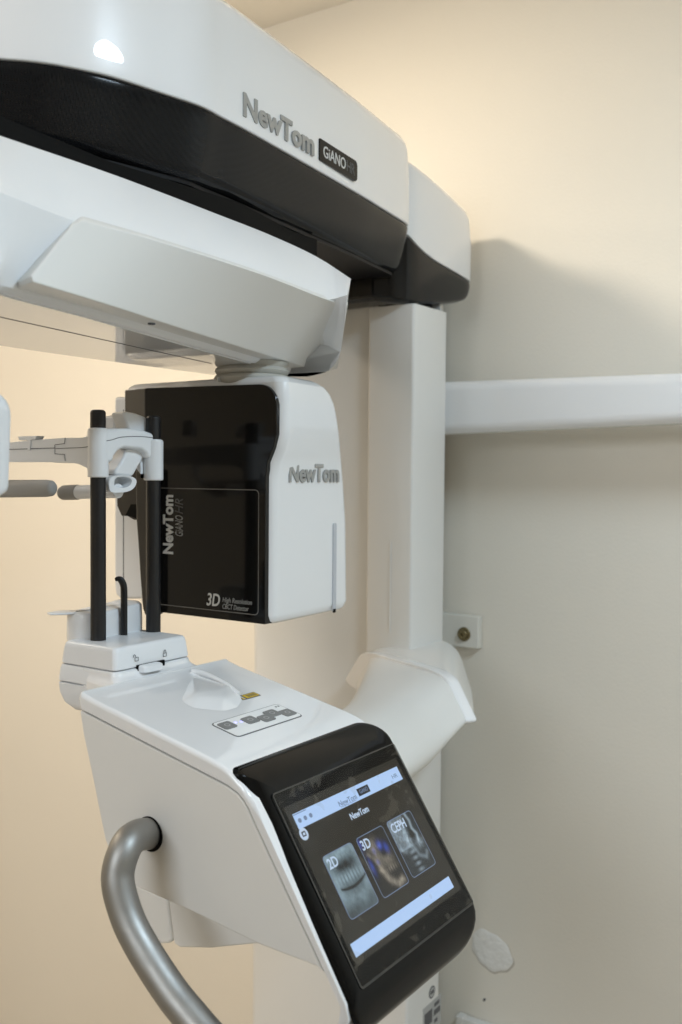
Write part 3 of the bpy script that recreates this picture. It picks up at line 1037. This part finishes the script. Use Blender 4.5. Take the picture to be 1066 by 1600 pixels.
def pic3d(x, y):
    n = vnoise(x, y, 10, 3)*.5+vnoise(x, y, 26, 4)*.5
    bone = .50*G(x, y, .42, .42, .16, .22)+.45*G(x, y, .36, .20, .28, .12)*n+.6*G(x, y, .70, .52, .16, .12)
    bone += .95*seg(x, y, [(.34, .62), (.46, .80), (.66, .93), (.86, .90)], .075)
    bone += .75*(.5+.5*np.cos(x*75))*G(x, y, .72, .66, .17, .045)
    bone += .4*seg(x, y, [(.15, .30), (.30, .45), (.36, .62)], .05)
    bone -= .5*G(x, y, .66, .38, .08, .06)
    bone = np.clip(bone*(.35+.9*n), 0, 1)*.52
    bl = G(x, y, .62, .26, .08, .07)+.8*G(x, y, .80, .34, .07, .08)+.6*G(x, y, .38, .30, .05, .05)*n+.7*G(x, y, .10, .50, .06, .12)+.5*G(x, y, .05, .1, .06, .1)+.5*G(x, y, .34, .48, .05, .04)
    bl = np.clip(bl*(.5+.8*n), 0, 1)
    return np.stack([bone*.80+bl*.03+.012, bone*.72+bl*.10+.012, bone*.58+bl*.75+.012], -1)


def picceph(x, y):
    n = vnoise(x, y, 9, 5)*.5+vnoise(x, y, 28, 6)*.5
    v = .05+.32*(x < .62-.35*y)*(y < .55)*(.6+.5*n)+.25*G(x, y, .2, .25, .4, .3)*n
    v += .65*seg(x, y, [(.74, .0), (.80, .16), (.76, .28), (.84, .40), (.80, .50)], .04)
    v += .55*seg(x, y, [(.46, .30), (.42, .42), (.50, .46), (.45, .55)], .08)*(.3+n)
    v += .60*(.3+n)*G(x, y, .78, .56, .14, .09)+.30*seg(x, y, [(.52, .55), (.60, .74), (.80, .82), (.90, .74)], .05)
    v += .45*(.5+.5*np.cos(y*60))*seg(x, y, [(.42, .56), (.42, .8), (.45, 1.0)], .10)
    v += .28*seg(x, y, [(.05, .5), (.2, .58), (.36, .5)], .05)
    v -= .2*G(x, y, .66, .36, .07, .07)
    v = np.clip(v, .015, 1)*(.7+.4*n)
    return np.stack([v*.60, v*.78, v*.92], -1)


def tile(y0, y1, t0, t1, fn, label, lw):
    nx, ny = 66, 84
    u, v = np.meshgrid(np.linspace(0, 1, nx), np.linspace(0, 1, ny))
    verts = [S(y0+(y1-y0)*a, t0+(t1-t0)*b, .0004) for a, b in zip(u.ravel(), v.ravel())]
    faces = [[j*nx+i, j*nx+i+1, (j+1)*nx+i+1, (j+1)*nx+i] for j in range(ny-1) for i in range(nx-1)]
    c = fn(u.ravel(), v.ravel())
    # rounded corners of the picture
    dx = np.maximum(np.abs(u.ravel()-.5)*(y1-y0)-((y1-y0)/2-.005), 0); dy = np.maximum(np.abs(v.ravel()-.5)*(t1-t0)-((t1-t0)/2-.005), 0)
    c[np.hypot(dx, dy) > .0052] = (.012, .010, .008)
    o = mk('picture_tile', verts, faces, UI_PIC, ts)
    at = o.data.color_attributes.new('picture', 'FLOAT_COLOR', 'POINT')
    at.data.foreach_set('color', np.concatenate([np.clip(c, 0, 1), np.ones((len(c), 1))], 1).ravel())
    line_loop('tile_border', rr(y0-.0003, y1+.0003, t0-.0003, t1+.0003, .005, 6), rr(y0+.0006, y1-.0006, t0+.0006, t1-.0006, .0042, 6), .0006, UI_GREY)
    text('tile_text', label, lw, .0115, scr(y0+.004, t0+.0155, .0007), UI_TEXT, ts, .0001, .02)


tile(.8585, .9145, .0535, .1235, pic2d, '2D', .0175)
tile(.9240, .9800, .0535, .1235, pic3d, '3D', .0175)
tile(.9890, .1045+.94, .0535, .1225, picceph, 'CEPH', .031)
# protective film, with a paler line round its edge
patch('screen_film', .829, 1.0775, -.027, .184, .0016, FILM, .004, .0001)
FEDGE = mat('film_edge', (.045, .041, .034), .4)
line_loop('film_edge', rr(.828, 1.0785, -.028, .185, .004, 5), rr(.8296, 1.0769, -.0264, .1825, .003, 5), .0014, FEDGE)

# --- support arm from console to column
TL = ony(578, 1014, 1.60)
nrm = np.array([-.407, -.913, 0])
TR = onpl(708, 1050, TL, nrm); BR = onpl(751, 1139, TL, nrm)
ud = np.array([.913, -.407, 0])


def quadloop(tl_, tr_, br_, bl_, r=.25, n=5):
    P4 = [np.array(x, float) for x in (tl_, tr_, br_, bl_)]
    out = []
    for i in range(4):
        p, a, b = P4[i], P4[i-1], P4[(i+1) % 4]
        q0 = p+(a-p)*r; q1 = p+(b-p)*r
        for k in range(n+1):
            t = k/n
            out.append((1-t)**2*q0+2*t*(1-t)*p+t*t*q1)
    return out


width = np.dot(TR-TL, ud)
BL = TL-ud*(np.dot(BR-TL, ud)-width)+np.array([0, 0, BR[2]-TL[2]])
ringc = (TL+TR+BR+BL)/4


def scl(l, s, off=np.zeros(3)):
    c = sum(l)/len(l)
    return [c+(p-c)*s+off for p in l]


R0 = quadloop(TL, TR, BR, BL, .2, 8)
ndir = np.array([-.407, -.913, 0.])
collar = loft('collar', [scl(R0, .90, -ndir*.005), scl(R0, .985, -ndir*.004), scl(R0, 1.0, -ndir*.001), scl(R0, 1.002, ndir*.004), scl(R0, 1.0, ndir*.012), scl(R0, .99, ndir*.0165), scl(R0, .97, ndir*.018), scl(R0, .93, ndir*.018)], WHITE, scn, ang=50)
# sleeve from the collar back to the column
bk = [ony(600, 998, 1.77), ony(712, 1000, 1.77), ony(747, 1110, 1.77), ony(560, 1100, 1.77)]
RB = quadloop(*bk, .3, 8)
loft('carriage', [scl(R0, .975, -ndir*.003)]+[[p*(1-t)+q*t for p, q in zip(scl(R0, .985), RB)] for t in (.25, .5, .75, 1)], COLW, scn, ang=60)
# the arm itself
k0 = scl(R0, .93)
m1 = quadloop(ony(528, 1088, 1.33), ony(640, 1098, 1.33), ony(702, 1187, 1.33), ony(575, 1215, 1.33), .42, 8)
m2_ = quadloop(ony(470, 1118, 1.12), ony(580, 1135, 1.12), ony(648, 1232, 1.12), ony(500, 1290, 1.12), .42, 8)
m3 = quadloop(ony(440, 1135, 1.02), ony(560, 1165, 1.02), ony(620, 1270, 1.02), ony(470, 1330, 1.02), .42, 8)
cps = list(zip(k0, m1, m2_, m3))
arms = []
cols = [catmull([c0, c1, c2, c3], 7) for c0, c1, c2, c3 in cps]
for k in range(len(cols[0])): arms.append([c[k] for c in cols])
loft('support_arm', arms, COLW, scn, ang=70)

# --- block carrying the chin rest
XB0, XB1, YB0, YB1 = -1.046, -.940, .875, 1.013


def bsec(z, i, x0=0, x1=0, y0=0, y1=0): return [(x, y, z) for x, y in rr(XB0+i+x0, XB1-i+x1, YB0+i+y0, YB1-i+y1, .0075, 5)]


block = loft('rest_block', [bsec(z, i) for z, i in ((1.2962, .003), (1.2968, .0008), (1.2985, 0), (1.318, .0022), (1.323, .0034), (1.3252, .0052), (1.326, .008))], CHINW, scn, ang=50)
loft('block_base', [bsec(z, i) for z, i in ((1.2725, .002), (1.2732, -.002), (1.275, -.003), (1.290, -.0015), (1.2950, .000), (1.2957, .0025))], CHINW, block, ang=50)
loft('block_base', [bsec(z, i, x0) for z, i, x0 in ((1.2335, .02, .02), (1.236, .006, .012), (1.245, .001, .003), (1.258, -.002, 0), (1.271, -.003, 0), (1.2722, -.001, 0))], CHINW, block, ang=50)
def skirt(z, f):
    return [(x, y+(0 if x < -.96 else (-f*.5 if y < .94 else f*.5)), z) for x, y in rr(-1.0, -.9375+f, YB0-.0012, YB1+.0012, (.002, .012, .012, .002), 5)]


loft('block_skirt', [skirt(z, f) for z, f in ((1.2948, -.003), (1.2942, -.0005), (1.2915, .0005), (1.2885, .0025), (1.286, .006), (1.284, .011), (1.282, .018), (1.2795, .026), (1.277, .033), (1.26, .034))], WHITE, block, ang=60)
# lock slider with its opening and two padlock marks
a = onx(217, 1047, -.938); b = onx(247, 1040, -.938); a[2] = 1.2885; b[2] = 1.2990
sl_ = rr(a[1]-.001, b[1], a[2]+.001, b[2]+.0005, (.003, .004, .004, .003), 4)
cy_, cz_ = (a[1]+b[1])/2, (a[2]+b[2])/2
loft('lock_slider', [[(x, cy_+(y-cy_)*s, cz_+(z-cz_)*s) for y, z in sl_] for x, s in ((-.943, 1), (-.932, 1), (-.928, .93), (-.9265, .8))], CHINW, block)
c = onx(257, 1035, -.938)
box('slider_opening', (-.945, -.9372), (a[1]-.0025, c[1]), (a[2]+.0015, b[2]+.0005), MATT, block)
for (px, py, opn) in ((215, 1028, 1), (259, 1021, 0)):
    q = onx(px, py, -.9385)
    X = -.9398
    l = [(X, q[1]-.003, q[2]-.004), (X, q[1]+.003, q[2]-.004), (X, q[1]+.003, q[2]+.0005), (X, q[1]-.003, q[2]+.0005), (X, q[1]-.003, q[2]-.004)]
    tube('padlock_mark', l, .0004, INK, block, 6)
    sh = -.004 if opn else 0
    tube('padlock_mark', [(X, q[1]+sh+.0019*cos(t), q[2]+.0012+.0035*sin(t)) for t in np.linspace(0, pi, 7)], .0004, INK, block, 6)

# chin cup on the block
cup = []
u0 = onz(119, 994, 1.326); u1 = onz(222, 987, 1.326)
ccx, ccy = -1.050, .952
for k, z in enumerate((1.322, 1.345, 1.3545, 1.3585, 1.3592)):
    i = (0, 0, .0006, .003, .006)[k]
    lp_ = rr(-1.073+i, -1.018-i, .897+i, 1.004-i, (.024, .024, .010, .010), 6)
    cup.append([(x, y, z+(.0045*((y-.945)/.055)**2+.004*(y > .97)*((y-.97)/.03) if k >= 2 else 0)) for x, y in lp_])
chin = loft('chin_cup', cup, CHINW, scn, ang=50)
ext('cup_lip', [(-1.070, .874), (-1.060, .871), (-1.047, .884), (-1.040, .906), (-1.066, .910), (-1.073, .890)], 'z', 1.3585, 1.3615, CHINW, chin, .0012)
# two black posts
pA, pB = (-1.0085, .9085), (-1.002, 1.0040)
for (x, y), zt3 in ((pA, 1.6315), (pB, 1.6285)):
    r = .0102
    lathe('support_post', [(r, 1.322), (r, zt3-.004), (r-.0008, zt3-.0015), (r-.003, zt3)], (x, y, 0), POST, scn, 28)

# --- head support bracket across the posts
br_out = [(147, 669), (230, 672), (247, 677), (258, 684), (261, 694)]
brk = xz([(1, 1)], 1.0)
XF = -.9955
P_ = yz([(158, 669), (200, 669), (226, 672), (240, 677), (248, 684), (249, 716), (231.5, 716), (229, 708), (222, 703), (195, 700), (186, 704), (180, 712), (177, 722), (158, 724)], XF)
bracket = ext('head_bracket', P_, 'x', -1.0215, XF, CHINW, scn, .005, segs=4, blimit=50)
for (x, y), za, zb_, r in ((pA, 1.5425, 1.6080, .0137), (pB, 1.5385, 1.5960, .0137)):
    lathe('post_socket', [(.0104, za+.004), (.0104, za), (r-.0012, za), (r, za+.0012), (r, zb_-.004), (r-.0012, zb_-.0012), (r-.004, zb_), (.008, zb_)], (x, y, 0), CHINW, bracket, 32)
# temple arm running away along the head
A_ = xz([(152, 670), (146, 670.5), (141, 676), (137, 681), (130, 684), (104, 684), (60, 687), (10, 692), (-30, 697), (-30, 716), (10, 722), (60, 722), (104, 722), (124, 725), (136, 731), (143, 740), (147, 747), (152, 747)], .897)
A_ = [(min(x, -1.009), z) for x, z in A_]
temple = ext('temple_arm', A_, 'y', .8965, .919, CHINW, scn, .005, segs=4, blimit=60)
ext('temple_arm', [(min(x, -1.0), z) for x, z in A_], 'y', .986, 1.0085, CHINW, scn, .005, segs=4, blimit=60)
# seam line along arm and bracket
sm = [ony(px, py, .8962) for px, py in ((-20, 702), (20, 702), (86, 700))]
tube('arm_seam', sm, .0006, INK, temple, 6)
sm = [ony(px, py, .8962) for px, py in ((102, 684), (101, 693), (86, 695), (86, 709), (101, 710), (102, 720))]
tube('arm_seam', sm, .0005, INK, temple, 6)
sm = catmull([ony(px, py, .8962) for px, py in ((87, 701), (110, 700), (130, 699), (146, 696))], 4)
tube('arm_seam', sm, .00045, INK, temple, 6)
sm = catmull([onx(px, py, XF+.0001) for px, py in ((166, 689), (176, 687), (190, 683), (215, 682), (238, 684), (256, 690))], 5)
tube('bracket_seam', sm, .0005, INK, bracket, 6)
ext('arm_tab', xz([(30, 682), (60, 681), (57, 687), (50, 688), (49, 704), (45, 704), (45, 688), (32, 688)], .897), 'y', .8945, .908, CHINW, temple, .001)
# forehead paddle on top
FPX = -1.010
fp = yz([(192, 645), (200, 643), (214, 646), (230, 652), (234, 668), (236, 676), (203, 676), (199, 662)], FPX)
ext('forehead_paddle', fp, 'x', -1.036, FPX, CHINW, scn, .004, segs=4, blimit=35)
ext('forehead_paddle', yz([(178, 650), (190, 648), (192, 676), (178, 676)], -1.10), 'x', -1.12, -1.10, CHINW, scn, .003)
# sloping nose support and its open loop
ns = yz([(196, 700), (229, 701), (224, 715), (216, 728), (209, 741), (206, 745), (178, 742), (180, 732), (188, 722), (193, 712)], -1.008)
nose = ext('nose_support', ns, 'x', -1.030, -1.006, CHINW, scn, .004, segs=3, blimit=35)
lo_ = [onx(px, py, -1.004) for px, py in ((172, 747), (190, 742), (206, 744), (214, 750), (212, 760), (204, 767), (190, 770), (172, 768))]
lpc = sum(lo_)/8
lf = catmull(lo_, 4, True)
li = [lpc+(p-lpc)*.62+np.array([0, 0, .002]) for p in lf]
sh = np.array([-.03, 0, 0])
loft('support_loop', [[p+sh for p in lf], [p-np.array([.002, 0, 0]) for p in lf], [lpc+(p-lpc)*.96 for p in lf], [p-np.array([.001, 0, 0]) for p in li], [lpc+(p-lpc)*.9-np.array([.022, 0, 0]) for p in li]], CHINW, nose, ang=45)
# grey pads at head height
q0 = ony(-30, 764, .875); q1 = ony(85, 763, .875)
L = []
for s, r in ((0, .0125), (.9, .0115), (.965, .0105), (.99, .008), (1.0, .004)):
    c = q0*(1-s)+q1*s
    L.append([(c[0], c[1]+y*.8, c[2]+z) for y, z in [(r*cos(a), r*sin(a)) for a in np.linspace(0, 2*pi, 21)[:-1]]])
loft('temple_pad', L, GREYPAD, scn, ang=60)
hx = ony(-24, 760, .885)
tube('pad_hanger', [(hx[0], .903, 1.568), (hx[0], .900, 1.545), (hx[0], .884, 1.532), (hx[0], .876, 1.528)], .006, CHINW, scn, 12)
q0 = ony(96, 770, .95); q1 = ony(124, 769, .95); q2 = ony(185, 767, .95)
L = []
for s, r in ((0, .006), (.04, .009), (.15, .0105), (.9, .0108), (.97, .010), (1.0, .008)):
    c = q0*(1-s)+q1*s
    L.append([(c[0], c[1]+y, c[2]+z) for y, z in [(r*cos(a), r*sin(a)) for a in np.linspace(0, 2*pi, 21)[:-1]]])
pad2 = loft('temple_pad', L, GREYPAD, scn, ang=60)
tube('pad_rod', [q1-np.array([.002, 0, 0]), (q1+q2)/2, q2], .0098, CHINW, scn, 20)

# --- side grip handle
hp = [ony(236, 1303, .815), ony(228, 1303, .797), ony(212, 1307, .770), ony(196, 1325, .745), ony(184, 1372, .732), ony(198, 1430, .730), ony(223, 1481, .730), ony(264, 1545, .730), ony(298, 1588, .730), ony(345, 1640, .730), ony(410, 1690, .732), ony(480, 1705, .742), ony(530, 1680, .765), ony(552, 1650, .79), ony(556, 1635, .812)]
handle = tube('grip_handle', catmull(hp, 8), .0176, STEEL, scn, 36, ang=60)
c = ony(234, 1303, Y0)
lathe('handle_collar', [(.0178, .004), (.0198, .004), (.0200, -.0008), (.0178, -.0008)], tuple(c), MATT, handle, 40, (0, 1, 0))
# --- bite stick standing in the block: lifts out
bs = [onz(194, 992, 1.326)]
bx, by = bs[0][0], bs[0][1]
bq = [np.array((bx, by, 1.322)), np.array((bx, by, 1.36)), np.array((bx, by, 1.385)), np.array((bx-.0005, by-.0008, 1.395)), np.array((bx-.002, by-.0035, 1.4015)), np.array((bx-.0045, by-.0065, 1.4035)), np.array((bx-.0075, by-.009, 1.4025))]
bp_ = catmull(bq, 5)
rad = [.0052 if i < 12 else .0052-.0003*max(0, i-22) for i in range(len(bp_))]
stick = loft('bite_stick', tube_loops(bp_, rad, 16, .8), POST, None, ang=60)
tag(stick, 'black hooked bite stick standing upright between the two black posts', 'bite stick')
